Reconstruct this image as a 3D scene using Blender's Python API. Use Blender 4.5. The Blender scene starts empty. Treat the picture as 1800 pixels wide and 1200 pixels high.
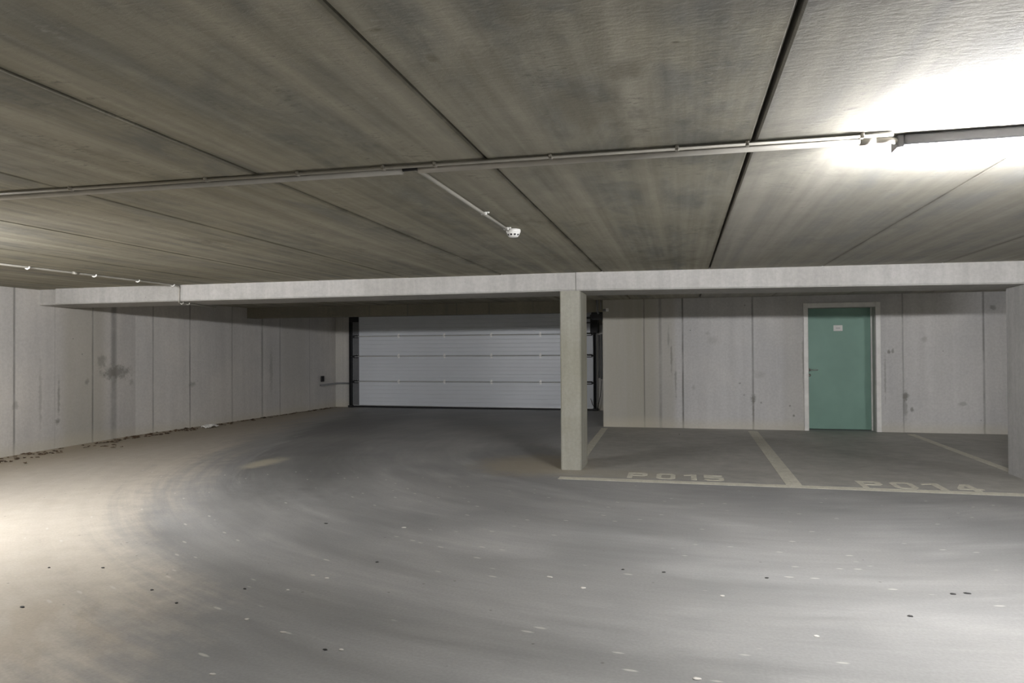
import bpy, bmesh, math, random
from mathutils import Vector, Matrix
random.seed(7)
SC = bpy.context.scene
COL = SC.collection
PI = math.pi
CAM_H = 1.4113
CEIL = 2.307          # underside of the precast ceiling slabs
SEAM = 0.3094         # one slab seam, the others every 1.2 m
BEAM_Y = 8.25
WALL_Y = 12.96
GAR_Y = 16.35

# ------------------------------------------------------------------ node helper
class V:
    """a scalar / vector socket with arithmetic"""
    def __init__(s, t, k): s.t, s.k = t, k
    def _m(s, op, *a):
        n = s.t.nodes.new('ShaderNodeMath'); n.operation = op
        for i, x in enumerate((s,) + a):
            if isinstance(x, V): s.t.links.new(x.k, n.inputs[i])
            else: n.inputs[i].default_value = float(x)
        return V(s.t, n.outputs[0])
    def __add__(s, o): return s._m('ADD', o)
    __radd__ = __add__
    def __sub__(s, o): return s._m('SUBTRACT', o)
    def __rsub__(s, o): return (s * -1.0) + o
    def __mul__(s, o): return s._m('MULTIPLY', o)
    __rmul__ = __mul__
    def __truediv__(s, o): return s._m('DIVIDE', o)
    def abs(s): return s._m('ABSOLUTE')
    def sqrt(s): return s._m('SQRT')
    def mx(s, o): return s._m('MAXIMUM', o)
    def mn(s, o): return s._m('MINIMUM', o)
    def lt(s, o): return s._m('LESS_THAN', o)
    def gt(s, o): return s._m('GREATER_THAN', o)
    def frac(s): return s._m('FRACT')
    def atan2(s, o): return s._m('ARCTAN2', o)
    def pw(s, o): return s._m('POWER', o)
    def step(s, a, b, lo=0.0, hi=1.0):
        n = s.t.nodes.new('ShaderNodeMapRange'); n.interpolation_type = 'SMOOTHSTEP'
        s.t.links.new(s.k, n.inputs[0])
        for i, x in enumerate((a, b, lo, hi)): n.inputs[1 + i].default_value = x
        return V(s.t, n.outputs[0])

class Mat:
    def __init__(s, name, rough=0.8, metallic=0.0, spec=0.3):
        s.m = bpy.data.materials.new(name); s.m.use_nodes = True
        s.t = s.m.node_tree
        s.b = s.t.nodes['Principled BSDF']
        s.b.inputs['Roughness'].default_value = rough
        s.b.inputs['Metallic'].default_value = metallic
        s.b.inputs['Specular IOR Level'].default_value = spec
    def xyz(s):
        c = s.t.nodes.new('ShaderNodeTexCoord'); p = s.t.nodes.new('ShaderNodeSeparateXYZ')
        s.t.links.new(c.outputs['Object'], p.inputs[0])
        return [V(s.t, p.outputs[i]) for i in range(3)]
    def vec(s, x, y, z=0.0):
        n = s.t.nodes.new('ShaderNodeCombineXYZ')
        for i, q in enumerate((x, y, z)):
            if isinstance(q, V): s.t.links.new(q.k, n.inputs[i])
            else: n.inputs[i].default_value = q
        return V(s.t, n.outputs[0])
    def noise(s, v, scale=1.0, detail=4.0, rough=0.55, dist=0.0):
        n = s.t.nodes.new('ShaderNodeTexNoise'); s.t.links.new(v.k, n.inputs['Vector'])
        n.inputs['Scale'].default_value = scale; n.inputs['Detail'].default_value = detail
        n.inputs['Roughness'].default_value = rough; n.inputs['Distortion'].default_value = dist
        return V(s.t, n.outputs[0])
    def k(s, v):
        n = s.t.nodes.new('ShaderNodeValue'); n.outputs[0].default_value = v; return n.outputs[0]
    def voro(s, v, scale=1.0):
        n = s.t.nodes.new('ShaderNodeTexVoronoi'); s.t.links.new(v.k, n.inputs['Vector'])
        n.inputs['Scale'].default_value = scale
        q = s.t.nodes.new('ShaderNodeSeparateColor'); s.t.links.new(n.outputs['Color'], q.inputs[0])
        return V(s.t, n.outputs['Distance']), V(s.t, q.outputs[0])
    def curve(s, v, pts):
        n = s.t.nodes.new('ShaderNodeFloatCurve'); s.t.links.new(v.k, n.inputs['Value'])
        c = n.mapping.curves[0]
        while len(c.points) < len(pts): c.points.new(0.5, 0.5)
        for p, (x, y) in zip(c.points, pts): p.location = (x, y)
        n.mapping.update()
        return V(s.t, n.outputs[0])
    def mix(s, f, a, b, mode='MIX'):
        n = s.t.nodes.new('ShaderNodeMix'); n.data_type = 'RGBA'; n.blend_type = mode
        for i, q in ((0, f), (6, a), (7, b)):
            if isinstance(q, V): s.t.links.new(q.k, n.inputs[i])
            elif i == 0: n.inputs[0].default_value = q
            else: n.inputs[i].default_value = (*q, 1)
        return V(s.t, n.outputs[2])
    def scale_col(s, c, f):
        """multiply a colour socket by a scalar socket"""
        return s.mix(1.0, c, s.vec(f, f, f), 'MULTIPLY')
    def color(s, c):
        if isinstance(c, V): s.t.links.new(c.k, s.b.inputs['Base Color'])
        else: s.b.inputs['Base Color'].default_value = (*c, 1)
        return s
    def bump(s, h, dist=0.01, strength=0.5):
        n = s.t.nodes.new('ShaderNodeBump'); s.t.links.new(h.k, n.inputs['Height'])
        n.inputs['Distance'].default_value = dist; n.inputs['Strength'].default_value = strength
        s.t.links.new(n.outputs[0], s.b.inputs['Normal']); return s
    def rough(s, v): s.t.links.new(v.k, s.b.inputs['Roughness']); return s

# ------------------------------------------------------------------ materials
LIFT_C, LIFT_F, LIFT_W = 1.30, 0.98, 1.62     # overall reflectance of ceiling, floor and wall concrete
def wall_material(name, axis, joints, blobs, base=(0.33, 0.328, 0.325), seed=0.0, warm=None):
    """board-formed in-situ concrete. joints: (position, width, darkness); blobs: (position, z, rx, rz, darkness)"""
    M = Mat(name, 0.85, spec=0.2)
    x, y, z = M.xyz()
    a = x if axis == 'x' else y
    big = M.noise(M.vec(a * 0.55 + seed, z * 0.45, seed), 1, 4, .6)
    streak = M.noise(M.vec(a * 5.0, z * 0.28, seed + 3), 1, 5, .6)
    fine = M.noise(M.vec(a, z, seed), 28, 4, .65)
    col = M.mix(big.step(.35, .68), base, tuple(c * k for c, k in zip(base, (1.17, 1.15, 1.12))))
    col = M.scale_col(col, streak.step(.3, .72, .94, 1.04))
    col = M.scale_col(col, fine.step(.3, .7, .94, 1.05))
    if warm:
        for (p, w, amt) in warm:
            f = (a - p).abs().step(w * .5, w, amt, 0.0) * streak.step(.2, .7, .6, 1.0)
            col = M.mix(f, col, (0.225, 0.214, 0.175))
    wob = M.noise(M.vec(z * 2.0, a * 2.0, seed + 8), 1, 4, .6)
    height = fine * 0.35
    for (p, w, d) in joints:
        dd = (a - p + (wob - 0.5) * 0.012).abs()
        f = dd.step(w * .15, w * .8, min(1.0, d * 1.1), 0.0) * wob.step(.25, .6, .45, 1.0)
        col = M.mix(f, col, (0.10, 0.098, 0.093))
        if d > 0.35: height = height - dd.step(0.0, w, 1.0, 0.0) * 0.8
    edge = M.noise(M.vec(a, z, seed + 5), 14, 5, .7)
    for (p, q, rx, rz, d) in blobs:
        e = ((a - p) / rx) * ((a - p) / rx) + ((z - q) / rz) * ((z - q) / rz)
        f = (e.sqrt() + (edge - 0.5) * 2.4).step(.35, 1.25, d * .9, 0.0)
        col = M.mix(f, col, (0.10, 0.097, 0.085))
    # air holes
    vd, vr = M.voro(M.vec(a, z, seed), 5.5)
    f = vd.step(.03, .07, 1.0, 0.0) * vr.gt(.78) * 0.75
    col = M.mix(f, col, (0.07, 0.068, 0.062))
    # dry dust along the foot of the wall
    f = (z + (big - .5) * .3).step(0.02, 0.22, .42, 0.0)
    col = M.mix(f, col, (0.36, 0.335, 0.265))
    M.color(M.scale_col(col, V(M.t, M.k(LIFT_W)))).bump(height, .006, .6)
    return M.m

LEFT_JOINTS = [(5.4, .03, .5), (6.62, .02, .3), (7.88, .030, .62), (8.55, .02, .22), (9.27, .030, .6), (9.71, .12, .55), (10.57, .030, .5),
               (11.41, .025, .72), (12.52, .03, .38), (13.45, .05, .55), (14.07, .04, .42), (15.2, .03, .3), (2.9, .03, .5), (0.4, .03, .5)]
LEFT_BLOBS = [(9.76, 1.08, .33, .12, .72), (9.45, 1.27, .10, .11, .5), (8.62, 0.72, .025, .30, .55), (8.60, 0.40, .05, .05, .7), (8.30, .78, .03, .5, .32),
              (11.45, .80, .08, .06, .5), (7.9, .68, .05, .06, .4), (8.7, 2.2, .12, .08, .45), (13.75, 1.0, .06, .5, .35), (9.15, .95, .05, .06, .5), (10.1, .9, .06, .05, .4)]
m_left = wall_material('left_wall_concrete', 'y', LEFT_JOINTS, LEFT_BLOBS, (0.335, 0.328, 0.318), 1.7, warm=[(9.1, .55, .55), (5.2, .5, .2), (14.6, .6, .2)])
BACK_JOINTS = [(-0.66, .022, .62), (-0.375, .050, .40), (0.016, .028, .80), (1.20, .030, .60), (3.574, .022, .45), (4.765, .030, .62), (7.1, .03, .6)]
BACK_BLOBS = [(1.20, .52, .045, .09, .8), (1.20, .30, .02, .2, .6), (3.60, .60, .06, .08, .85), (3.60, .40, .03, .2, .5), (3.70, .38, .03, .04, .7), (1.86, .25, .025, .025, .8), (1.80, .42, .018, .018, .8),
              (1.33, .47, .02, .02, .7), (.98, .80, .025, .02, .6), (3.36, 1.34, .025, .04, .75), (3.42, 1.36, .02, .04, .6), (4.45, .48, .07, .04, .4), (4.9, 2.05, .05, .04, .6),
              (.45, 1.68, .05, .03, .25), (.55, 1.55, .12, .08, .22), (.20, .72, .04, .06, .3), (1.3, .95, .10, .08, .2), (3.9, 1.55, .05, .05, .35), (2.02, 1.2, .02, .5, .4), (1.05, .6, .02, .02, .5), (3.3, .9, .015, .5, .45),
              (-.18, 1.25, .020, .30, .55), (-.11, .82, .020, .30, .50), (-.23, 1.6, .018, .2, .4)]
m_back = wall_material('back_wall_concrete', 'x', BACK_JOINTS, BACK_BLOBS, (0.325, 0.324, 0.324), 4.1, warm=[(-1.05, .75, .85), (-.35, .30, .5), (1.9, .25, .2)])
m_far = wall_material('recess_wall_concrete', 'x', [(-8.3, .02, .2)], [], (0.33, 0.325, 0.31), 9.0)
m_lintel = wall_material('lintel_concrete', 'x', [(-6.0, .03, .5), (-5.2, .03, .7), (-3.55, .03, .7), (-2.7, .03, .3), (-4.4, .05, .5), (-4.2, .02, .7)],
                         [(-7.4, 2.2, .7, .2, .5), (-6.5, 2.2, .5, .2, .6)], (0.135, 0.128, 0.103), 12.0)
m_side = wall_material('side_wall_concrete', 'y', [(k * 1.2, .03, .6) for k in range(-5, 11)], [], (0.33, 0.325, 0.31), 6.0)

def ceiling_material():
    M = Mat('precast_ceiling_concrete', 0.9, spec=0.15)
    x, y, z = M.xyz()
    t = ((x - SEAM) / 1.2)
    loc = (t + 20.0).frac()                      # 0..1 across one slab
    idn = t + 20.0 - loc
    big = M.noise(M.vec(x * .7, y * .35, 2.0), 1, 3, .5)
    stripe = M.noise(M.vec(x * 5.2, y * .10, 5.0), 1, 2, .5)
    streak = M.noise(M.vec(x * 15.0, y * .35, 9.0), 1, 5, .6)
    mott = M.noise(M.vec(x * 3.2, y * 1.5, 1.0), 1, 6, .68, .4)
    fine = M.noise(M.vec(x * 16.0, y * 44.0, 0.0), 1, 5, .72, .6)
    patch = M.noise(M.vec(x * 5.5, y * 3.2, 21.0), 1, 7, .72, .8)
    col = M.mix(big.step(.35, .65), (0.250, 0.235, 0.186), (0.260, 0.248, 0.206))
    # grey-green damp looking bands between the paler ribs
    f = stripe.step(.60, .40, 0.0, 1.0) * mott.step(.42, .62, .15, 1.0)
    col = M.mix(f * 0.85, col, (0.170, 0.170, 0.154))
    col = M.mix(stripe.step(.54, .68, 0.0, .5), col, (0.312, 0.297, 0.252))
    col = M.scale_col(col, streak.step(.3, .7, .88, 1.10))
    blot = M.noise(M.vec(x * 1.3, y * .9, 13.0), 1, 5, .7, .6)
    f = blot.step(.56, .70, 0.0, .7) * fine.step(.35, .6, .4, 1.0)
    col = M.mix(f, col, (0.135, 0.132, 0.112))
    col = M.scale_col(col, patch.step(.3, .7, .90, 1.08))
    col = M.mix(patch.step(.52, .60, 0.0, .75) * fine.step(.50, .62) * blot.step(.42, .58), col, (0.130, 0.128, 0.112))
    col = M.mix(patch.step(.47, .36, 0.0, .6) * fine.step(.52, .64) * blot.step(.55, .40), col, (0.330, 0.318, 0.285))
    # dirt staining beside the seams
    d = (loc - 0.5).abs()
    f = d.step(.465, .497, 0.0, .75) * mott.step(.35, .6, .3, 1.0)
    col = M.mix(f, col, (0.105, 0.098, 0.075))
    # slabs differ a little; right ones more neutral, and paler with lamp glow painted in
    col = M.mix(t.step(-.002, .002), col, M.scale_col(M.mix(.35, col, M.scale_col(M.vec(1.0, .985, .955), mott.step(.2, .8, .20, .30))), V(M.t, M.k(1.10))))
    # darker grey band with an uneven edge across the nearer slab ends
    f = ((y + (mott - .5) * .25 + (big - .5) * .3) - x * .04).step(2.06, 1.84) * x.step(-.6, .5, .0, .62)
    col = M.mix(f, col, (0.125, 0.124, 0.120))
    # isolated marks
    for (px, py, rx, ry, dk) in [(-.147, 2.31, .07, .10, .6), (-.82, 1.83, .035, .018, .9), (-.36, 2.55, .10, .28, .5), (-.45, 1.80, .07, .10, .4), (-.74, 2.05, .02, .03, .6), (-.01, 2.12, .012, .006, 1.0), (-.62, 2.25, .1, .25, .3)]:
        e = ((x - px) / rx) * ((x - px) / rx) + ((y - py) / ry) * ((y - py) / ry)
        col = M.mix((e.sqrt() + (mott - .5) * 4.0).step(.3, 1.3, dk * .8, 0.0), col, (0.11, 0.10, 0.075))
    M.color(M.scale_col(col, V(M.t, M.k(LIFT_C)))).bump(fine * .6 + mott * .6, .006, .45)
    return M.m
m_ceil = ceiling_material()

def floor_material():
    M = Mat('power_floated_floor', 0.6, spec=0.35)
    x, y, z = M.xyz()
    dx = x - 0.5; dy = y - 10.5
    r = (dx * dx + dy * dy).sqrt(); th = dy.atan2(dx)
    n1 = M.noise(M.vec(r * 1.5, th * 2.2, 1.0), 1, 6, .66, .7)
    n2 = M.noise(M.vec(r * 8.0, th * 5.0, 4.0), 1, 5, .66, .4)
    n3 = M.noise(M.vec(x * .55, y * .55, 7.0), 1, 5, .6)
    fine = M.noise(M.vec(x, y, 0.0), 60, 3, .6)
    mid = M.noise(M.vec(x, y, 3.0), 5, 5, .65)
    grey = M.mix(n3.step(.35, .65), (0.262, 0.262, 0.260), (0.305, 0.303, 0.296))
    far = (y + (n3 - .5) * 3.0).step(7.5, 11.0, 1.0, 1.35)      # lightened far end, painted in for lamp light that falls short there
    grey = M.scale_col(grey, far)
    grey = M.scale_col(grey, n1.step(.34, .66, .86, 1.08))
    grey = M.scale_col(grey, n2.step(.3, .7, .95, 1.05))
    # swept pale scuffs
    f = (n2 * .5 + n1 * .5).step(.55, .70, 0.0, .24)
    col = M.mix(f, grey, (0.42, 0.41, 0.385))
    # loose builders' dust outside the tyre tracks, by the left wall
    pts = [(0.0, -1.2), (1.5, -1.9), (2.7, -2.42), (3.53, -2.80), (4.38, -3.80), (5.15, -4.40), (6.0, -4.88), (7.04, -5.35), (8.72, -6.08), (11.0, -6.88), (15.2, -7.75), (16.4, -8.0)]
    xb = M.curve(y / 17.0, [(a / 17.0, -b / 10.0) for a, b in pts]) * -10.0
    d = xb - x
    sw = M.noise(M.vec(r * 5.0, th * 1.6, 11.0), 1, 6, .68, .3)
    f = (d + (n1 - .5) * 1.5).step(-2.6, -1.3) * (d + (n2 - .5) * .8).step(-.25, -.7) * (y + (mid - .5) * 2.0).step(5.0, 7.5)
    col = M.scale_col(col, f.step(0.0, 1.0, 1.0, .74))
    dust = (d + (sw - .5) * 1.6 + (mid - .5) * .9).step(-.45, .75)
    dcol = M.mix(mid.step(.3, .7), (0.500, 0.455, 0.385), (0.545, 0.502, 0.435))
    dcol = M.scale_col(dcol, sw.step(.3, .7, .95, 1.03))
    rub = M.noise(M.vec(x * 3.0 + y * 3.5, (x - y) * .8, 15.0), 1, 5, .65)
    e = ((x + 3.0) / .7) * ((x + 3.0) / .7) + ((y - 2.95) / .55) * ((y - 2.95) / .55)
    dcol = M.mix(e.step(.3, 1.3, .4, 0.0) * rub.step(.45, .58), dcol, (0.42, 0.355, 0.27))
    # browner dirt thrown against the wall
    f = (x + 8.95).step(.15, 1.9, .75, 0.0)
    dcol = M.mix(f, dcol, (0.375, 0.315, 0.225))
    col = M.mix(dust * .92, col, dcol)
    # dusty parking bays, painted brighter for lamp light, and dust round the pillar foot
    bay = (y + (mid - .5) * .5).step(7.65, 7.95) * (x + (mid - .5) * .4).step(-1.55, -1.2) * y.step(12.9, 13.0, 1.0, 0.0)
    bcol = M.mix(n3.step(.3, .7), (0.345, 0.333, 0.300), (0.420, 0.404, 0.365))
    bcol = M.scale_col(bcol, mid.step(.3, .7, .88, 1.10))
    col = M.mix(bay * .85, col, bcol)
    e = ((x + 1.75) / .85) * ((x + 1.75) / .85) + ((y - 8.55) / .95) * ((y - 8.55) / .95)
    col = M.mix((e.sqrt() + (mid - .5) * .8).step(.45, 1.1, .75, 0.0), col, (0.36, 0.315, 0.235))
    e = ((x + .7) / .9) * ((x + .7) / .9) + ((y - 8.1) / .32) * ((y - 8.1) / .32)
    col = M.mix((e.sqrt() + (mid - .5) * .8).step(.45, 1.1, .5, 0.0), col, (0.40, 0.37, 0.30))
    e = ((x + 5.15) / .22) * ((x + 5.15) / .22) + ((y - 8.0) / .55) * ((y - 8.0) / .55)
    col = M.mix((e.sqrt() + (mid - .5)).step(.3, 1.1, .7, 0.0), col, (0.50, 0.46, 0.35))
    # flattened plaster flecks
    vd, vr = M.voro(M.vec(r * 13.0, th * 26.0, 0.0), 1.0)
    f = (vd + (fine - .5) * .1).step(.08, .16, 1.0, 0.0) * vr.gt(.72) * y.step(7.4, 7.7, 1.0, 0.0)
    col = M.mix(f * .62, col, (0.60, 0.58, 0.54))
    vd, vr = M.voro(M.vec(x, y, 3.0), 6.0)
    f = vd.step(.035, .065, 1.0, 0.0) * vr.gt(.72)
    col = M.mix(f * .6, col, (0.10, 0.095, 0.09))
    col = M.scale_col(col, fine.step(.3, .7, .94, 1.05))
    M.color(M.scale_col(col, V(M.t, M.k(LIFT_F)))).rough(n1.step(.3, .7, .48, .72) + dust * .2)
    M.bump(fine * .4 + mid * .4, .004, .35)
    return M.m
m_floor = floor_material()

def smooth_concrete(name, a, b, seed, rough=.8):
    M = Mat(name, rough, spec=.25)
    x, y, z = M.xyz()
    big = M.noise(M.vec(x * .9 + seed, y * .9, z * 1.1), 1, 4, .6)
    fine = M.noise(M.vec(x, y, z + seed), 26, 4, .65)
    st = M.noise(M.vec(x * 9, y * 9, z * .8 + seed), 1, 4, .6)
    c = M.mix(big.step(.32, .68), a, b)
    c = M.scale_col(c, st.step(.3, .7, .92, 1.06))
    c = M.scale_col(c, fine.step(.3, .7, .93, 1.05))
    vd, vr = M.voro(M.vec(x, y, z), 11)
    c = M.mix(vd.step(.04, .09, 1.0, 0.0) * vr.gt(.85) * .5, c, (0.12, 0.115, 0.10))
    M.color(c).bump(fine, .003, .4)
    return M.m
m_beam = smooth_concrete('beam_concrete', (0.40, 0.393, 0.375), (0.46, 0.453, 0.44), 2.0)
m_pillar = smooth_concrete('pillar_concrete', (0.27, 0.263, 0.215), (0.32, 0.315, 0.275), 5.0)
m_pillar_lit = smooth_concrete('lit_pillar_concrete', (0.40, 0.395, 0.385), (0.46, 0.455, 0.445), 15.0)  # right pillar's concrete, lightened to stand in for lamp light on it
m_mortar = smooth_concrete('mortar_patch', (0.36, 0.35, 0.33), (0.46, 0.45, 0.43), 8.0)

def plain(name, c, rough=.5, metallic=0., spec=.4, var=.06, scale=8.0):
    M = Mat(name, rough, metallic, spec)
    x, y, z = M.xyz()
    n = M.noise(M.vec(x, y, z), scale, 3, .6)
    M.color(M.mix(n.step(.3, .7), tuple(q * (1 - var) for q in c), tuple(min(1, q * (1 + var)) for q in c)))
    return M.m
m_green = plain('green_door_paint', (0.215, 0.365, 0.302), .45, spec=.4, scale=1.5)
m_frame = plain('white_frame_paint', (0.80, 0.79, 0.76), .4)
m_frameshade = plain('shaded_frame_paint', (0.46, 0.45, 0.42), .5)  # white frame paint darkened to put shade into the reveal
m_steel = plain('brushed_steel', (0.62, 0.62, 0.60), .35, 1.0)
m_galv = plain('galvanised_steel', (0.50, 0.52, 0.53), .42, .85)
m_dark = plain('black_rubber_and_plastic', (0.018, 0.018, 0.02), .6)
m_darksteel = plain('dark_grey_steel', (0.065, 0.068, 0.072), .5, .3)
m_grey = plain('grey_plastic', (0.20, 0.205, 0.21), .5)
m_stile = plain('grey_stile_plate', (0.165, 0.17, 0.18), .45, .2)
m_panel = plain('white_grey_door_panel', (0.70, 0.735, 0.785), .38, 0.0, .5, .02, 1.2)
m_pvc = plain('cream_pvc_conduit', (0.40, 0.385, 0.345), .45)
m_pvc_old = plain('dusty_pvc_conduit', (0.30, 0.285, 0.245), .6)
m_white = plain('white_plastic', (0.72, 0.72, 0.70), .4)
m_clip = plain('white_clip_plastic', (0.80, 0.80, 0.77), .4)
m_zinc = plain('bright_zinc', (0.93, 0.93, 0.92), .3)
m_ink = plain('grey_ink', (0.28, 0.30, 0.31), .6)
m_leaf = plain('dry_brown_leaf', (0.085, 0.052, 0.028), .8, var=.5, scale=3)
m_stone = plain('dark_tar_crumb', (0.035, 0.035, 0.035), .7, var=.3, scale=30)
m_chip = plain('pale_plaster', (0.62, 0.60, 0.56), .8)
m_paper = plain('crumpled_paper', (0.70, 0.69, 0.66), .7)

def paint_material():
    M = Mat('worn_cream_floor_paint', .65, spec=.3)
    x, y, z = M.xyz()
    n = M.noise(M.vec(x, y, 0.0), 9, 6, .7)
    f = M.noise(M.vec(x, y, 0.0), 45, 3, .6)
    c = M.mix((n * .6 + f * .4).step(.38, .60), (0.52, 0.50, 0.42), (0.66, 0.635, 0.54))
    M.color(c); return M.m
m_paint = paint_material()

def glow_material(name, strength):
    M = Mat(name, .4)
    M.color((0.9, 0.9, 0.9))
    M.b.inputs['Emission Color'].default_value = (1.0, 0.985, 0.985, 1)
    M.b.inputs['Emission Strength'].default_value = strength
    return M.m
LAMP = 780.0                    # the lens throws most of its light sideways
m_glow = glow_material('lit_lamp_side_lens', LAMP)
m_glow_low = glow_material('lit_lamp_bottom_lens', LAMP * .08)
m_housing = plain('grey_lamp_housing', (0.05, 0.05, 0.055), .6)

# ------------------------------------------------------------------ mesh helpers
def box(bm, x0, x1, y0, y1, z0, z1, bev=0.0, seg=1):
    r = bmesh.ops.create_cube(bm, size=1.0)
    vs = r['verts']
    for v in vs:
        v.co = Vector(((x0 + x1) / 2 + v.co.x * (x1 - x0), (y0 + y1) / 2 + v.co.y * (y1 - y0), (z0 + z1) / 2 + v.co.z * (z1 - z0)))
    if bev:
        es = list({e for v in vs for e in v.link_edges})
        bmesh.ops.bevel(bm, geom=es, offset=bev, segments=seg, affect='EDGES', profile=.5)

def tube(bm, pts, rad, n=12, cap=True):
    pts = [Vector(p) for p in pts]
    rings = []
    up = Vector((0.13, 0.31, 0.94)).normalized()
    for i, p in enumerate(pts):
        d = (pts[min(i + 1, len(pts) - 1)] - pts[max(i - 1, 0)]).normalized()
        a = d.cross(up)
        if a.length < .05: a = d.cross(Vector((1, 0, 0)))
        a.normalize(); b = d.cross(a).normalized()
        rings.append([bm.verts.new(p + (a * math.cos(2 * PI * k / n) + b * math.sin(2 * PI * k / n)) * rad) for k in range(n)])
    for r0, r1 in zip(rings, rings[1:]):
        for k in range(n):
            bm.faces.new((r0[k], r0[(k + 1) % n], r1[(k + 1) % n], r1[k]))
    if cap:
        bm.faces.new(rings[0][::-1]); bm.faces.new(rings[-1])

def cyl(bm, p0, p1, rad, n=14): tube(bm, [p0, p1], rad, n)

def lathe(bm, prof, c, n=28):
    """prof: (radius, z) list, revolved about a vertical axis through c"""
    rings = []
    for (r, z) in prof:
        rings.append([bm.verts.new((c[0] + r * math.cos(2 * PI * k / n), c[1] + r * math.sin(2 * PI * k / n), c[2] + z)) for k in range(n)])
    for a, b in zip(rings, rings[1:]):
        for k in range(n): bm.faces.new((a[k], a[(k + 1) % n], b[(k + 1) % n], b[k]))
    bm.faces.new(rings[0]); bm.faces.new(rings[-1])

def prism(bm, poly, z0, z1):
    a = [bm.verts.new((x, y, z0)) for x, y in poly]; b = [bm.verts.new((x, y, z1)) for x, y in poly]
    n = len(poly)
    bm.faces.new(a); bm.faces.new(b)
    for i in range(n): bm.faces.new((a[i], a[(i + 1) % n], b[(i + 1) % n], b[i]))

def obj(name, bm, mat, parent=None, smooth=False, at=None):
    """link a bmesh (in world coordinates) as one object; at = where its origin goes"""
    bmesh.ops.recalc_face_normals(bm, faces=bm.faces)
    o_ = Vector(at) if at is not None else (Vector(parent['_o']) if parent is not None and '_o' in parent else Vector((0, 0, 0)))
    if o_.length > 0: bmesh.ops.translate(bm, verts=bm.verts, vec=-o_)
    me = bpy.data.meshes.new(name); bm.to_mesh(me); bm.free()
    if smooth:
        for p in me.polygons: p.use_smooth = True
    me.materials.append(mat)
    o = bpy.data.objects.new(name, me); COL.objects.link(o)
    if parent is not None: o.parent = parent
    elif at is not None: o.location = o_
    return o

def thing(name, label, cat, loc, group=None, kind=None):
    o = bpy.data.objects.new(name, None); COL.objects.link(o)
    o.empty_display_size = .1; o.location = loc; o['_o'] = tuple(loc)
    return tag(o, label, cat, group, kind)

def tag(o, label, cat, group=None, kind=None):
    o['label'] = label; o['category'] = cat
    if group: o['group'] = group
    if kind: o['kind'] = kind
    return o

def B(): return bmesh.new()

# ------------------------------------------------------------------ the setting
XR = 9.2; YB = -6.5
bm = B(); bmesh.ops.create_grid(bm, x_segments=40, y_segments=40, size=.5)
for v in bm.verts: v.co = Vector((-9.3 + (v.co.x + .5) * (XR + 9.5), YB - .2 + (v.co.y + .5) * (16.8 - YB + .2), 0))
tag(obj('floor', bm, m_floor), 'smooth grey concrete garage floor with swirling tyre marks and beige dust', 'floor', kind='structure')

# precast ceiling: slabs 1.2 m wide with open seams between them, one continuous surface
bm = B()
gaps = {0: .017, -1: .011, -2: .010, -3: .007, 1: .004}
k0 = -8
for k in range(k0, 8):
    xa = SEAM + 1.2 * k + gaps.get(k, .008) / 2; xb_ = SEAM + 1.2 * (k + 1) - gaps.get(k + 1, .008) / 2
    dz = {-1: .002, 0: 0.0, -2: .003, 1: .001}.get(k, .001 * (k % 3))
    c = .007
    prof = [(xa, CEIL + .12), (xa, CEIL + c + dz), (xa + c, CEIL + dz), (xb_ - c, CEIL + dz), (xb_, CEIL + c + dz), (xb_, CEIL + .12)]
    f = [bm.verts.new((px, YB - .1, pz)) for px, pz in prof]; g = [bm.verts.new((px, 16.7, pz)) for px, pz in prof]
    for i in range(len(prof)): bm.faces.new((f[i], f[(i + 1) % len(prof)], g[(i + 1) % len(prof)], g[i]))
    bm.faces.new(f); bm.faces.new(g)
box(bm, -9.4, XR + .3, YB - .1, 16.7, CEIL + .115, CEIL + .2)
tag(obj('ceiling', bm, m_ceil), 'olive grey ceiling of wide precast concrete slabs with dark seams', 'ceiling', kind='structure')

bm = B()
inner = [(-8.90, YB - .2), (-8.90, 7.0), (-9.02, 10.2), (-8.75, 12.8), (-8.48, GAR_Y + .3)]
prism(bm, inner + [(-9.35, GAR_Y + .3), (-9.35, YB - .2)], 0, CEIL + .05)
tag(obj('wall_left', bm, m_left), 'long grey concrete wall with vertical joints and a dark patch, on the left', 'wall', kind='structure')

bm = B()   # wall with the green door: three blocks round the opening
OX0, OX1, OZ = 2.10, 3.160, 2.10
box(bm, -1.40, OX0, WALL_Y, WALL_Y + .30, 0, CEIL + .05)
box(bm, OX1, XR + .2, WALL_Y, WALL_Y + .30, 0, CEIL + .05)
box(bm, OX0, OX1, WALL_Y, WALL_Y + .30, OZ, CEIL + .05)
tag(obj('wall_back', bm, m_back), 'pale concrete wall behind the parking bays with the green door in it', 'wall', kind='structure')
bm = B(); box(bm, -9.0, -1.05, GAR_Y, GAR_Y + .25, 0, CEIL + .05)
tag(obj('wall_garage', bm, m_far), 'grey concrete wall around the white garage door at the end', 'wall', kind='structure')
bm = B(); box(bm, -1.30, -1.05, WALL_Y + .30, GAR_Y, 0, CEIL + .05)
tag(obj('wall_recess', bm, m_side), 'short concrete side wall to the right of the garage door', 'wall', kind='structure')
bm = B(); box(bm, XR, XR + .2, YB, WALL_Y, 0, CEIL + .05)
tag(obj('wall_right', bm, m_side), 'concrete wall closing the garage on the right, out of view', 'wall', kind='structure')
bm = B(); box(bm, -8.9, XR + .2, YB - .2, YB, 0, CEIL + .05)
tag(obj('wall_front', bm, m_far), 'concrete wall closing the garage behind the viewpoint', 'wall', kind='structure')

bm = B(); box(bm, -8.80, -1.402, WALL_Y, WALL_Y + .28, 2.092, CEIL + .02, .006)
tag(obj('lintel', bm, m_lintel), 'dark concrete lintel above the passage to the garage door', 'lintel', kind='structure')

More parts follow.
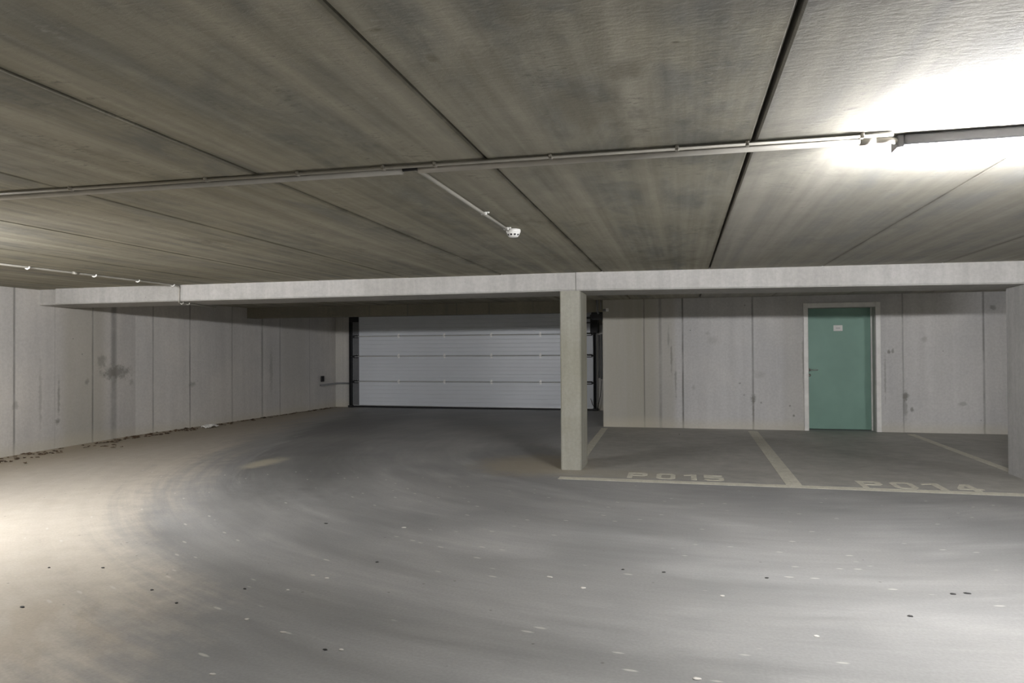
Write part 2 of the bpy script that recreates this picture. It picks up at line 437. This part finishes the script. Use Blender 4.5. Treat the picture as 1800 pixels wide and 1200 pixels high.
# ceiling beam in two lengths that meet over the pillar
def beam(x0, x1, fy0, fy1, z0, z1, name, label):
    bm = B(); c = .016; d = .80
    f, g = [], []
    for (x, fy, zb, lst) in ((x0, fy0, z0, f), (x1, fy1, z1, g)):
        for (py, pz) in ((fy, CEIL + .03), (fy, zb + c), (fy + c, zb), (fy + d - c, zb), (fy + d, zb + c), (fy + d, CEIL + .03)):
            lst.append(bm.verts.new((x, py, pz)))
    for i in range(6): bm.faces.new((f[i], f[(i + 1) % 6], g[(i + 1) % 6], g[i]))
    bm.faces.new(f); bm.faces.new(g)
    return tag(obj(name, bm, m_beam), label, 'beam', kind='structure')
beam(-8.58, -1.203, BEAM_Y - .05, BEAM_Y - .03, 2.088, 2.097, 'beam', 'pale concrete ceiling beam running from left wall to the nearer pillar')
beam(-1.197, 6.0, BEAM_Y - .03, BEAM_Y + .31, 2.097, 2.057, 'beam', 'pale concrete ceiling beam over the parking bays, right of the pillar')
bm = B(); box(bm, -8.97, -8.582, BEAM_Y + .03, BEAM_Y + .72, 2.085, CEIL + .03, .02, 2)
tag(obj('beam_bearing', bm, m_mortar), 'rough mortar pocket where the ceiling beam enters the left wall', 'mortar patch', kind='structure')

def pillar(x0, x1, y0, y1, z1, label, mat):
    bm = B(); c = .014
    prism(bm, [(x0 + c, y0), (x1 - c, y0), (x1, y0 + c), (x1, y1 - c), (x1 - c, y1), (x0 + c, y1), (x0, y1 - c), (x0, y0 + c)], 0, z1)
    return tag(obj('pillar', bm, mat), label, 'pillar', kind='structure')
pillar(-1.392, -1.150, 8.235, 8.80, 2.11, 'square concrete pillar standing at the corner of bay P 015', m_pillar)
pillar(3.525, 3.765, 8.45, 8.98, 2.09, 'lamp-lit toned concrete pillar cut off by the right edge of the photo', m_pillar_lit)

# ------------------------------------------------------------------ green door
LY = WALL_Y + .20
door = thing('door_1', 'green steel door in a white frame in the back wall', 'door', (2.63, WALL_Y, 0), kind='structure')
bm = B(); box(bm, 2.112, 3.128, LY, LY + .05, .012, 2.092, .002)
leaf = obj('door_leaf', bm, m_green, door); leaf['label'] = 'flat green door leaf'
bm = B()
fy0, fy1 = WALL_Y - .022, WALL_Y + .012
box(bm, 2.030, 2.100, fy0, fy1, 0, 2.176, .004); box(bm, 3.160, 3.235, fy0, fy1, 0, 2.176, .004); box(bm, 2.100, 3.160, fy0, fy1, 2.098, 2.176, .004)
fr = obj('door_frame', bm, m_frame, door); fr['label'] = 'white painted steel door frame'
bm = B()
box(bm, 2.100, 2.110, fy1, LY + .07, 0, 2.098); box(bm, 3.150, 3.160, fy1, LY + .07, 0, 2.098); box(bm, 2.110, 3.150, fy1, LY + .07, 2.093, 2.100)
obj('door_reveal', bm, m_frameshade, door)
bm = B(); box(bm, 3.130, 3.150, LY - .02, LY + .06, 0, 2.092, .003)
obj('door_stop', bm, m_frame, door)
bm = B()
hx, hz = 2.150, 1.03
cyl(bm, (hx, LY - .001, hz), (hx, LY - .012, hz), .026, 20)
tube(bm, [(hx, LY - .010, hz), (hx, LY - .045, hz), (hx + .012, LY - .055, hz), (hx + .13, LY - .055, hz)], .009, 10)
h = obj('door_handle', bm, m_steel, door, True); h['label'] = 'small steel lever handle'
bm = B(); cyl(bm, (hx, LY - .001, hz - .09), (hx, LY - .014, hz - .09), .024, 20); box(bm, hx - .004, hx + .004, LY - .019, LY - .012, hz - .10, hz - .082)
obj('lock_rose', bm, m_steel, door, True)
bm = B(); box(bm, 2.545, 2.690, LY - .006, LY, 1.70, 1.80, .004, 2)
sg = obj('door_sign', bm, m_white, door); sg['label'] = 'small white sign plate'
bm = B()
for i in range(5): box(bm, 2.583 + i * .014, 2.594 + i * .014, LY - .0075, LY - .0055, 1.744, 1.756)
obj('sign_text', bm, m_ink, sg)
sg_t = COL.objects['sign_text']; sg_t.parent = sg
for v in sg_t.data.vertices: v.co += Vector(sg_t['_o']) if '_o' in sg_t else Vector((0, 0, 0))
for v in sg_t.data.vertices: v.co -= Vector((2.63, WALL_Y, 0))

# ------------------------------------------------------------------ sectional garage door
DX0, DX1 = -7.99, -1.985
DF = GAR_Y - .075            # face of the leaf
gd = thing('door_2', 'wide white sectional garage door with four ribbed sections at the far end', 'garage door', (-5.0, GAR_Y, 0), kind='structure')
JZ = [.035, .645, 1.270, 1.765, 2.262]
for i in range(4):
    z0, z1 = JZ[i] + .009, JZ[i + 1] - .009
    bm = B(); prof = [(DF + .04, z0), (DF + .010, z0), (DF + .001, z0 + .010)]
    n = max(1, int((z1 - z0) / .100)); st = (z1 - z0) / (n + 1)
    for k in range(1, n + 1):
        zz = z0 + st * k
        prof += [(DF, zz - .010), (DF + .0045, zz - .003), (DF + .0045, zz + .003), (DF, zz + .010)]
    prof += [(DF + .001, z1 - .010), (DF + .010, z1), (DF + .04, z1)]
    a = [bm.verts.new((DX0, py, pz)) for py, pz in prof]; b = [bm.verts.new((DX1, py, pz)) for py, pz in prof]
    for q in range(len(prof)): bm.faces.new((a[q], a[(q + 1) % len(prof)], b[(q + 1) % len(prof)], b[q]))
    bm.faces.new(a); bm.faces.new(b)
    obj('door_section', bm, m_panel, gd)
bm = B(); box(bm, DX0 - .02, DX1 + .02, DF - .004, DF + .05, .004, .037, .006)
obj('rubber_seal', bm, m_dark, gd)['label'] = 'black rubber bottom seal'
bm = B(); box(bm, DX0 + .02, DX1 - .02, DF - .006, DF - .0005, .042, .062, .002)
obj('bottom_rail', bm, m_galv, gd)
for s, (xa, xb_, mt) in enumerate([(DX0 + .005, -7.825, m_stile), (DX1 - .155, DX1 - .005, m_panel)]):
    bm = B()
    for i in range(4): box(bm, xa, xb_, DF - .004, DF + .002, JZ[i] + .012, JZ[i + 1] - .012, .001)
    obj('end_stile', bm, mt, gd)
# vertical tracks
for xa, xb_ in ((-8.075, -8.005), (DX1 + .012, DX1 + .075)):
    bm = B(); ym = GAR_Y
    box(bm, xa, xa + .006, ym - .12, ym - .001, .01, 2.27); box(bm, xa, xb_, ym - .006, ym - .001, .01, 2.27); box(bm, xb_ - .006, xb_, ym - .12, ym - .06, .01, 2.27)
    obj('vertical_track', bm, m_darksteel, gd)
    bm = B(); box(bm, min(xa, xb_) - .03, max(xa, xb_) + .03, ym - .13, ym - .002, 0.0, .05, .004)
    obj('track_foot', bm, m_dark, gd)
bm = B(); box(bm, -8.075, -7.83, DF - .05, DF - .006, 2.12, 2.27, .006)
obj('top_bracket', bm, m_dark, gd)
# hinges on the three joints and roller carriers at both ends
hinge0 = None
for jz in JZ[1:4]:
    for x in (-6.764, -5.582, -4.408, -3.217):
        bm = B()
        box(bm, x - .022, x + .022, DF - .006, DF - .0005, jz - .050, jz - .010, .001); box(bm, x - .022, x + .022, DF - .006, DF - .0005, jz + .010, jz + .050, .001)
        cyl(bm, (x - .028, DF - .020, jz), (x + .028, DF - .020, jz), .019, 12)
        obj('hinge', bm, m_zinc, gd)
    for x, s in ((DX0 + .02, 1), (DX1 - .02, -1)):
        bm = B()
        xa, xb_ = sorted((x, x + s * .13))
        box(bm, xa, xb_, DF - .03, DF - .003, jz - .045, jz - .028, .003); box(bm, xa, xb_, DF - .022, DF - .004, jz + .002, jz + .030, .003)
        for q in (.03, .10): cyl(bm, (x + s * q, DF - .045, jz + .012), (x + s * q, DF - .004, jz + .012), .012, 10)
        cyl(bm, (x - s * .06, DF - .02, jz - .01), (x + s * .02, DF - .02, jz - .01), .016, 10)
        rc = obj('roller_bracket', bm, m_dark, gd)
        bm = B()
        for q in (.05, .115): cyl(bm, (x + s * q, DF - .034, jz + .036), (x + s * q, DF - .005, jz + .036), .009, 10)
        obj('bolt', bm, m_galv, rc)
        for v in rc.children[0].data.vertices: v.co -= Vector((-5.0, GAR_Y, 0))
bm = B()
tube(bm, [(DX1 + .10, DF - .06, .05), (DX1 + .17, DF - .05, .35), (DX1 + .20, DF - .05, .70)], .007, 8)
tube(bm, [(DX1 - .06, DF - .03, .28), (DX1 - .02, DF - .05, .15), (DX1 + .06, DF - .07, .05)], .006, 8)
obj('lifting_cable', bm, m_dark, gd)

# drive unit and wiring to the right of the garage door
op = thing('garage_door_motor', 'black garage door motor unit beside the top right of the garage door', 'motor', (-1.9, GAR_Y, 1.72))
bm = B(); box(bm, -2.02, -1.84, 16.02, GAR_Y - .125, 1.78, 2.20, .015, 2)
obj('motor_housing', bm, m_dark, op)
bm = B(); box(bm, -2.20, -1.845, 16.04, 16.12, 2.10, 2.15, .004); box(bm, -2.15, -2.02, 16.05, 16.13, 2.00, 2.03, .004); box(bm, -1.90, -1.86, 16.22, GAR_Y - .001, 1.9, 2.1)
obj('mounting_bracket', bm, m_darksteel, op)
bm = B(); box(bm, -1.835, -1.73, GAR_Y - .07, GAR_Y, 1.76, 1.97, .006, 2)
tag(obj('control_box', bm, m_white, at=(-1.785, GAR_Y, 1.76)), 'white control box on the wall right of the garage door', 'control box')
bm = B()
tube(bm, [(-1.85, GAR_Y - .02, .75), (-1.85, GAR_Y - .02, 1.74)], .018); tube(bm, [(-1.80, GAR_Y - .02, .72), (-1.80, GAR_Y - .02, 1.76)], .018)
tag(obj('electrical_conduit', bm, m_grey, None, True, at=(-1.82, GAR_Y, .72)), 'grey vertical conduit pair below the white control box', 'conduit')

sn = thing('safety_sensor', 'small pale sensor box high on the corner of the back wall', 'sensor', (-1.34, WALL_Y, 2.09))
bm = B(); box(bm, -1.335, -1.285, WALL_Y - .08, WALL_Y - .001, 2.095, 2.155, .006, 2); obj('sensor_head', bm, m_white, sn)
bm = B(); cyl(bm, (-1.39, WALL_Y - .045, 2.12), (-1.335, WALL_Y - .045, 2.12), .022, 14); obj('sensor_bracket', bm, m_grey, sn)
bm = B(); tube(bm, [(-1.50, WALL_Y - .02, CEIL - .001), (-1.50, WALL_Y - .02, 2.12), (-1.47, WALL_Y - .03, 2.06)], .020); tube(bm, [(-1.43, WALL_Y - .015, CEIL - .001), (-1.43, WALL_Y - .015, 2.14)], .010)
tag(obj('cable_duct', bm, m_grey, None, True, at=(-1.48, WALL_Y, 2.3)), 'grey cable ducts dropping from the ceiling behind the pillar top', 'cable duct')
bm = B(); box(bm, -1.62, -1.40, WALL_Y + .05, WALL_Y + .22, 1.96, 2.090, .01)
tag(obj('limit_switch', bm, m_dark, at=(-1.5, WALL_Y + .14, 2.09)), 'dark switch box under the lintel behind the pillar', 'switch box')

# small switch and pipe at the end of the left wall
bm = B(); box(bm, -8.52, -8.485, 15.62, 15.74, .66, .80, .006)
tag(obj('wall_switch', bm, m_dark, at=(-8.52, 15.68, .66)), 'small black switch at the far end of left wall', 'switch')
bm = B(); tube(bm, [(-8.505, 15.60, .575), (-8.46, 16.30, .590), (-8.43, GAR_Y - .025, .592), (-8.08, GAR_Y - .025, .592)], .024)
tag(obj('wall_pipe', bm, m_grey, None, True, at=(-8.48, 16.2, .58)), 'thin grey pipe low on the corner left of the garage door', 'pipe')

# ------------------------------------------------------------------ painted bays
def strip(name, poly, label):
    bm = B(); prism(bm, poly, .0005, .0025)
    cx = sum(p[0] for p in poly) / len(poly); cy = sum(p[1] for p in poly) / len(poly)
    return tag(obj(name, bm, m_paint, at=(cx, cy, 0)), label, 'bay line', 'painted bay lines')
strip('painted_bay_line', [(-1.325, 7.63), (5.6, 7.63), (5.6, 7.775), (-1.325, 7.775)], 'long cream painted line along the front of bays P 015 and P 014')
strip('painted_bay_line', [(-1.33, 8.86), (-1.21, 8.86), (-1.30, 12.72), (-1.41, 12.72)], 'cream painted line beside bay P 015, running back from the pillar')
strip('painted_bay_line', [(1.035, 7.777), (1.19, 7.777), (1.24, 12.70), (1.085, 12.70)], 'cream painted line separating bay P 015 from bay P 014')
strip('painted_bay_line', [(3.565, 7.777), (3.68, 7.777), (3.66, 12.70), (3.55, 12.70)], 'faint cream painted line right of bay P 014, ending at the right pillar')

# stencilled characters, drawn on a 0..1 grid as unions of bars (all one character per mesh)
def bars(ch):
    t = .26
    if ch == 'P': return [[(0, 0), (t, 0), (t, 1), (0, 1)], [(t, .82), (.82, .82), (1, .86), (.84, 1), (t, 1)], [(t, .40), (.84, .40), (1, .54), (.80, .57), (t, .57)], [(1 - t, .57), (.80, .57), (1, .54), (1, .86), (.82, .82), (1 - t, .82)]]
    if ch == '0': return [[(0, .18), (t, .24), (t, .76), (0, .82)], [(1 - t, .24), (1, .18), (1, .82), (1 - t, .76)], [(0, .18), (.20, 0), (.80, 0), (1, .18), (1 - t, .24), (.66, .17), (.34, .17), (t, .24)], [(0, .82), (t, .76), (.34, .83), (.66, .83), (1 - t, .76), (1, .82), (.80, 1), (.20, 1)]]
    if ch == '1': return [[(.50, 0), (.80, 0), (.80, 1), (.50, 1)], [(.10, .72), (.50, .80), (.50, 1), (.10, .86)]]
    if ch == '5': return [[(0, .80), (.95, .80), (.95, 1), (0, 1)], [(0, .48), (t, .52), (t, .80), (0, .80)], [(t, .46), (.80, .46), (1, .58), (.82, .66), (t, .66), (t, .52)], [(1 - t, .22), (1, .15), (1, .58), (.80, .46), (1 - t, .46)], [(0, .18), (.18, 0), (.82, 0), (1, .15), (1 - t, .22), (.64, .18), (t, .18), (t, .26), (0, .26)]]
    if ch == '4': return [[(.52, 0), (.80, 0), (.80, 1), (.52, 1)], [(0, .20), (.52, .20), (.52, .38), (.30, .38), (.52, .78), (.52, 1), (.44, 1), (0, .34)], [(.80, .20), (1, .20), (1, .38), (.80, .38)]]
def number(chars, xs, y0, y1, label):
    t = thing('painted_bay_number', label, 'bay number', (sum(a for a, b in xs) / len(xs), y0, 0), 'painted bay numbers')
    for ch, (a, b) in zip(chars, xs):
        bm = B()
        for poly in bars(ch): prism(bm, [(a + (b - a) * px, y0 + (y1 - y0) * py) for px, py in poly], .0005, .0028)
        obj({'P': 'letter', '0': 'digit', '1': 'digit', '4': 'digit', '5': 'digit'}[ch], bm, m_paint, t)
number('P015', [(-.60, -.385), (-.285, -.08), (-.01, .185), (.225, .43)], 7.86, 8.20, 'cream stencilled bay number P 015 on the floor beside the pillar')
number('P014', [(1.77, 2.00), (2.085, 2.30), (2.36, 2.60), (2.66, 2.89)], 7.80, 8.16, 'cream stencilled bay number P 014 on the floor before the green door')

# ------------------------------------------------------------------ ceiling conduit, detector
PY = lambda x: 3.245 + .012 * x
cr = thing('ceiling_conduit', 'pair of cream conduits crossing the ceiling from left edge to the lamp', 'conduit', (-1.5, PY(-1.5), CEIL))
GX = (-1.318, -1.236)        # break in the thick pipe where the detector branch leaves
bm = B()
tube(bm, [(-6.0, PY(-6.0), CEIL - .020), (GX[0], PY(GX[0]), CEIL - .020)], .0165, 14)
obj('thick_pipe', bm, m_pvc, cr, True)
bm = B(); tube(bm, [(GX[1], PY(GX[1]), CEIL - .020), (.80, PY(.80), CEIL - .020)], .0165, 14); obj('thick_pipe', bm, m_pvc, cr, True)
bm = B(); tube(bm, [(-6.0, PY(-6.0) - .040, CEIL - .0105), (.86, PY(.86) - .040, CEIL - .0105)], .009, 10); obj('thin_pipe', bm, m_pvc_old, cr, True)
bm = B(); tube(bm, [(GX[0] - .01, PY(GX[0]) + .002, CEIL - .014), (GX[1] + .01, PY(GX[1]) - .002, CEIL - .012)], .010, 10)
box(bm, GX[0] + .004, GX[1] - .004, PY(-1.28) - .012, PY(-1.28) + .012, CEIL - .012, CEIL - .002)
obj('exposed_cable', bm, m_dark, cr)['label'] = 'dark cables showing in the gap'
for x in (-3.95, -3.21, -2.378, -1.858, -1.40, -1.138, -.579, -.013, .283, .74):
    bm = B(); y = PY(x)
    box(bm, x - .008, x + .008, y - .055, y - .026, CEIL - .0215, CEIL, .002)
    box(bm, x - .006, x + .006, y - .062, y - .054, CEIL - .012, CEIL, .002)
    obj('saddle_clip', bm, m_pvc_old, cr)
bm = B(); tube(bm, [(.74, PY(.74), CEIL - .02), (.80, PY(.8), CEIL - .02)], .020, 14); tube(bm, [(.80, PY(.8), CEIL - .02), (.86, PY(.86), CEIL - .024), (.93, PY(.9) + .05, CEIL - .03)], .013, 12)
obj('pipe_socket', bm, m_pvc, cr, True)

br = thing('detector_conduit', 'cream conduit branching from the ceiling pipe to the smoke detector', 'conduit', (-1.245, 3.3, CEIL))
bm = B(); tube(bm, [(-1.252, PY(-1.25) + .005, CEIL - .016), (-1.250, 3.27, CEIL - .012), (-1.240, 5.075, CEIL - .012)], .0105, 12)
obj('pipe', bm, m_pvc, br, True)
for y in (4.42, 5.02):
    bm = B(); box(bm, -1.262, -1.224, y - .008, y + .008, CEIL - .020, CEIL, .003); box(bm, -1.226, -1.206, y - .006, y + .006, CEIL - .010, CEIL, .002)
    obj('saddle_clip', bm, m_clip, br)

DXc, DYc = -1.213, 5.125
sd = thing('smoke_detector', 'small white smoke detector on the ceiling at the end of a branch conduit', 'smoke detector', (DXc, DYc, CEIL))
bm = B(); lathe(bm, [(.050, 0), (.0535, -.004), (.0535, -.020), (.050, -.026)], (DXc, DYc, CEIL)); obj('detector_base', bm, m_white, sd, True)
bm = B(); lathe(bm, [(.048, -.026), (.047, -.036), (.040, -.048), (.034, -.056), (.020, -.060)], (DXc, DYc, CEIL)); obj('detector_head', bm, m_white, sd, True)
bm = B()
for k in range(10):
    a = 2 * PI * (k + .25) / 10; w = .17
    vs = []
    for (dr, z) in ((.0482, -.0370), (.0412, -.0485)):
        for s in (-w, w): vs.append(bm.verts.new((DXc + dr * math.cos(a + s), DYc + dr * math.sin(a + s), CEIL + z)))
    bm.faces.new((vs[0], vs[1], vs[3], vs[2]))
obj('sensor_slots', bm, m_dark, sd)

# thin conduit along the left side that drops over the beam
lc = thing('left_conduit', 'thin cream conduit on the ceiling near the left wall, dropping over the beam', 'conduit', (-6.57, 7.0, CEIL))
BY = BEAM_Y - .045
bm = B()
tube(bm, [(-6.66, 3.9, CEIL - .012), (-6.59, 6.0, CEIL - .012), (-6.55, 7.5, CEIL - .012), (-6.55, BY - .09, CEIL - .012), (-6.551, BY - .035, CEIL - .022), (-6.552, BY - .013, CEIL - .05), (-6.555, BY - .013, 2.13),
          (-6.56, BY - .010, 2.095), (-6.58, BY + .02, 2.078), (-6.62, BY + .10, 2.075), (-6.70, 8.75, 2.079), (-6.93, 9.45, 2.085)], .0105, 12)
obj('pipe', bm, m_pvc, lc, True)
for (x, y, z) in ((-6.595, 5.96, CEIL), (-6.565, 6.79, CEIL), (-6.55, 7.44, CEIL), (-6.55, 8.06, CEIL)):
    bm = B(); tube(bm, [(x - .024, y, z - .002), (x - .022, y, z - .022), (x, y, z - .030), (x + .024, y, z - .022), (x + .030, y, z - .004)], .0075, 8)
    obj('saddle_clip', bm, m_clip, lc)
for (x, y) in ((-6.625, 8.33), (-6.66, 8.50)):
    bm = B(); tube(bm, [(x - .024, y, 2.093), (x - .020, y, 2.072), (x, y, 2.060), (x + .022, y, 2.070), (x + .026, y, 2.092)], .0075, 8)
    obj('saddle_clip', bm, m_clip, lc)
bm = B(); tube(bm, [(-6.576, 6.50, CEIL - .012), (-6.574, 6.58, CEIL - .012)], .0135, 12); obj('pipe_socket', bm, m_pvc, lc, True)
bm = B(); tube(bm, [(-6.905, 9.37, 2.0845), (-6.94, 9.48, 2.0855)], .0135, 12); obj('pipe_socket', bm, m_pvc, lc, True)

# ------------------------------------------------------------------ lamps
LX, LYc, LL = 0.900, 3.310, 1.27
lamp = thing('ceiling_lamp', 'lit white batten lamp on the ceiling at the right edge', 'ceiling lamp', (LX, LYc, CEIL), 'batten ceiling lamps')
bm = B(); box(bm, LX + .015, LX + LL - .015, LYc - .056, LYc + .056, CEIL - .050, CEIL - .001, .008, 2)
obj('lamp_housing', bm, m_housing, lamp)
bm = B()
prof = []
for k in range(13):
    a = min(PI * k / 12, PI - 1e-6)
    prof.append((math.copysign(abs(math.cos(a)) ** .55, math.cos(a)) * .042, -.048 - math.sin(a) ** .55 * .064))
rings = []
for (x, s) in ((LX + .010, .70), (LX + .016, .90), (LX + .035, 1.0), (LX + LL - .035, 1.0), (LX + LL - .016, .90), (LX + LL - .010, .70)):
    rings.append([bm.verts.new((x, LYc + py * s, CEIL - .048 + (pz + .048) * s)) for py, pz in prof])
for a, b in zip(rings, rings[1:]):
    for k in range(len(prof) - 1): bm.faces.new((a[k], a[k + 1], b[k + 1], b[k]))
    bm.faces.new((a[-1], a[0], b[0], b[-1]))
bm.faces.new(rings[0]); bm.faces.new(rings[-1])
df = obj('lamp_diffuser', bm, m_glow, lamp, True)
df.data.materials.append(m_glow_low)
for p in df.data.polygons:
    if abs(p.normal.z) > .75: p.material_index = 1
for x, s in ((LX, 1), (LX + LL, -1)):
    bm = B(); xa, xb_ = sorted((x - s * .012, x + s * .016))
    box(bm, xa, xb_, LYc - .050, LYc + .050, CEIL - .056, CEIL - .001, .006, 2)
    obj('end_cap', bm, m_housing, lamp)

def copy_thing(t, loc, rz, label):
    c = t.copy(); COL.objects.link(c); c.location = loc; c.rotation_euler = (0, 0, rz); c['label'] = label
    for ch in t.children:
        d = ch.copy(); COL.objects.link(d); d.parent = c
    return c
copy_thing(lamp, (-6.40, LYc, CEIL), 0, 'lit batten lamp on the ceiling beyond the left edge')
copy_thing(lamp, (8.2, LYc, CEIL), 0, 'added batten fill lamp on the ceiling far beyond the right edge')  # added fill lamp out of view, brightens the bays from the right

# ------------------------------------------------------------------ litter on the floor
def pebble(x, y, sx, sy, sz, rz):
    bm = B(); bmesh.ops.create_icosphere(bm, subdivisions=2, radius=1)
    for v in bm.verts:
        k = 1 + random.uniform(-.18, .18)
        p = Vector((v.co.x * sx * k, v.co.y * sy * k, max(v.co.z, -.55) * sz * k))
        p.rotate(Matrix.Rotation(rz, 3, 'Z')); v.co = p + Vector((x, y, sz * .55))
    return bm
for (x, y) in [(-2.839, 5.285), (-1.987, 4.394), (1.495, 4.536), (1.577, 4.564), (1.154, 4.115), (-3.568, 3.198), (-3.693, 3.893), (-4.043, 3.817), (-.378, 4.585), (-.122, 4.582), (.496, 4.605), (-3.064, 3.595), (-2.77, 3.439), (-2.536, 3.732), (-1.65, 3.058), (-.05, 12.0)]:
    big = x > 1 or (x, y) in ((-2.839, 5.285), (-3.568, 3.198))
    s = .016 if big else .010
    tag(obj('tar_crumb', pebble(x, y, s * random.uniform(.9, 1.3), s * random.uniform(.6, .9), .004, random.uniform(-.3, .3)), m_stone, None, True, at=(x, y, 0)),
        'small dark crumb lying on the concrete floor', 'crumb', 'dark crumbs scattered on the floor')
for (x, y) in [(-.58, 4.186), (-.81, 4.339), (-2.274, 3.77), (-2.268, 4.052), (-2.153, 4.021), (.214, 4.223), (-2.008, 2.719), (-1.96, 3.202), (.629, 3.732), (-2.165, 5.298), (.051, 3.141), (-1.574, 3.075), (-2.24, 3.316)]:
    s = .015
    tag(obj('plaster_chip', pebble(x, y, s * random.uniform(.8, 1.4), s * random.uniform(.5, .9), .003, random.uniform(-.4, .4)), m_chip, None, True, at=(x, y, 0)),
        'small white plaster chip trodden onto the grey floor', 'plaster chip', 'white plaster chips on the floor')
bm = B(); bmesh.ops.create_grid(bm, x_segments=9, y_segments=5, size=.5)
for v in bm.verts:
    x, y = v.co.x, v.co.y
    v.co = Vector((-8.52 + x * .16 + random.uniform(-.01, .01), 11.48 + y * .30 + random.uniform(-.02, .02), .022 + .055 * max(0, .45 - abs(y + .05)) + random.uniform(0, .03)))
g = bmesh.ops.extrude_face_region(bm, geom=bm.faces[:])
for v in g['geom']:
    if isinstance(v, bmesh.types.BMVert): v.co.z -= .02
for v in bm.verts: v.co.z = max(v.co.z, .001)
tag(obj('crumpled_paper', bm, m_paper, at=(-8.52, 11.48, 0)), 'crumpled white paper scrap on the floor against the left wall', 'paper scrap')

def wallx(y):
    for (x0, y0), (x1, y1) in zip(inner, inner[1:]):
        if y0 <= y <= y1: return x0 + (x1 - x0) * (y - y0) / (y1 - y0)
    return -8.9
bm = B()
clusters = [(7.2, .3, 14, .5), (7.6, .25, 10, .4), (8.0, .2, 14, .42), (8.25, .3, 8, .35), (8.9, .25, 12, .6), (9.4, .3, 16, .35), (9.9, .3, 24, .3), (10.3, .3, 26, .3), (10.8, .35, 24, .3), (11.2, .3, 14, .28), (11.9, .3, 16, .2), (12.6, .5, 14, .15), (13.5, .8, 26, .10), (14.6, .8, 26, .08), (15.6, .6, 26, .08), (6.6, .4, 8, .6)]
for (cy, sy, n, off) in clusters:
    for k in range(n):
        y = cy + random.gauss(0, sy * .5); x = wallx(y) + .06 + abs(random.gauss(off * .6, off * .4))
        L = random.uniform(.020, .050); W = L * random.uniform(.35, .6); a = random.uniform(0, PI); zc = random.uniform(.004, .014)
        d = Vector((math.cos(a), math.sin(a), 0)); e = Vector((-d.y, d.x, 0)); c = Vector((x, y, zc))
        pts = [c - d * L, c - d * L * .2 + e * W + Vector((0, 0, random.uniform(0, .012))), c + d * L * .5 + e * W * .7, c + d * L, c + d * L * .4 - e * W + Vector((0, 0, random.uniform(0, .012))), c - d * L * .3 - e * W * .8]
        top = [bm.verts.new(p) for p in pts]; bot = [bm.verts.new(p - Vector((0, 0, .003))) for p in pts]
        bm.faces.new(top); bm.faces.new(bot[::-1])
        for i in range(6): bm.faces.new((top[i], bot[i], bot[(i + 1) % 6], top[(i + 1) % 6]))
tag(obj('leaf_litter', bm, m_leaf), 'dry brown leaves and dirt swept along the foot of left wall', 'leaf litter', kind='stuff')

# ------------------------------------------------------------------ tidy helper properties
for o in list(COL.objects):
    if '_o' in o: del o['_o']

# ------------------------------------------------------------------ world, camera, view
w = bpy.data.worlds.new('World'); SC.world = w; w.use_nodes = True
w.node_tree.nodes['Background'].inputs[0].default_value = (0.02, 0.02, 0.02, 1)
w.node_tree.nodes['Background'].inputs[1].default_value = 0.0

yaw, pit, roll = .2353, .0116, .0059
r = Vector((math.cos(yaw), math.sin(yaw), 0)); f0 = Vector((-math.sin(yaw), math.cos(yaw), 0)); zv = Vector((0, 0, 1))
fw = f0 * math.cos(pit) + zv * math.sin(pit); up = zv * math.cos(pit) - f0 * math.sin(pit)
rc = r * math.cos(roll) - up * math.sin(roll); uc = r * math.sin(roll) + up * math.cos(roll)
cam = bpy.data.cameras.new('camera'); co = bpy.data.objects.new('camera', cam); COL.objects.link(co)
cam.sensor_width = 36.0; cam.sensor_fit = 'HORIZONTAL'; cam.lens = 1244.46 / 1800 * 36; cam.clip_start = .02
mw = Matrix((rc, uc, -fw)).transposed().to_4x4(); mw.translation = Vector((0, 0, CAM_H)); co.matrix_world = mw
SC.camera = co

vs = SC.view_settings
SC.display_settings.display_device = 'sRGB'
vs.view_transform = 'Standard'; vs.look = 'None'; vs.gamma = 1.0; vs.exposure = 0.0; vs.use_curve_mapping = False
cy_ = SC.cycles
cy_.use_denoising = True; cy_.denoiser = 'OPENIMAGEDENOISE'
cy_.max_bounces = 12; cy_.diffuse_bounces = 8; cy_.glossy_bounces = 4; cy_.sample_clamp_indirect = 8.0
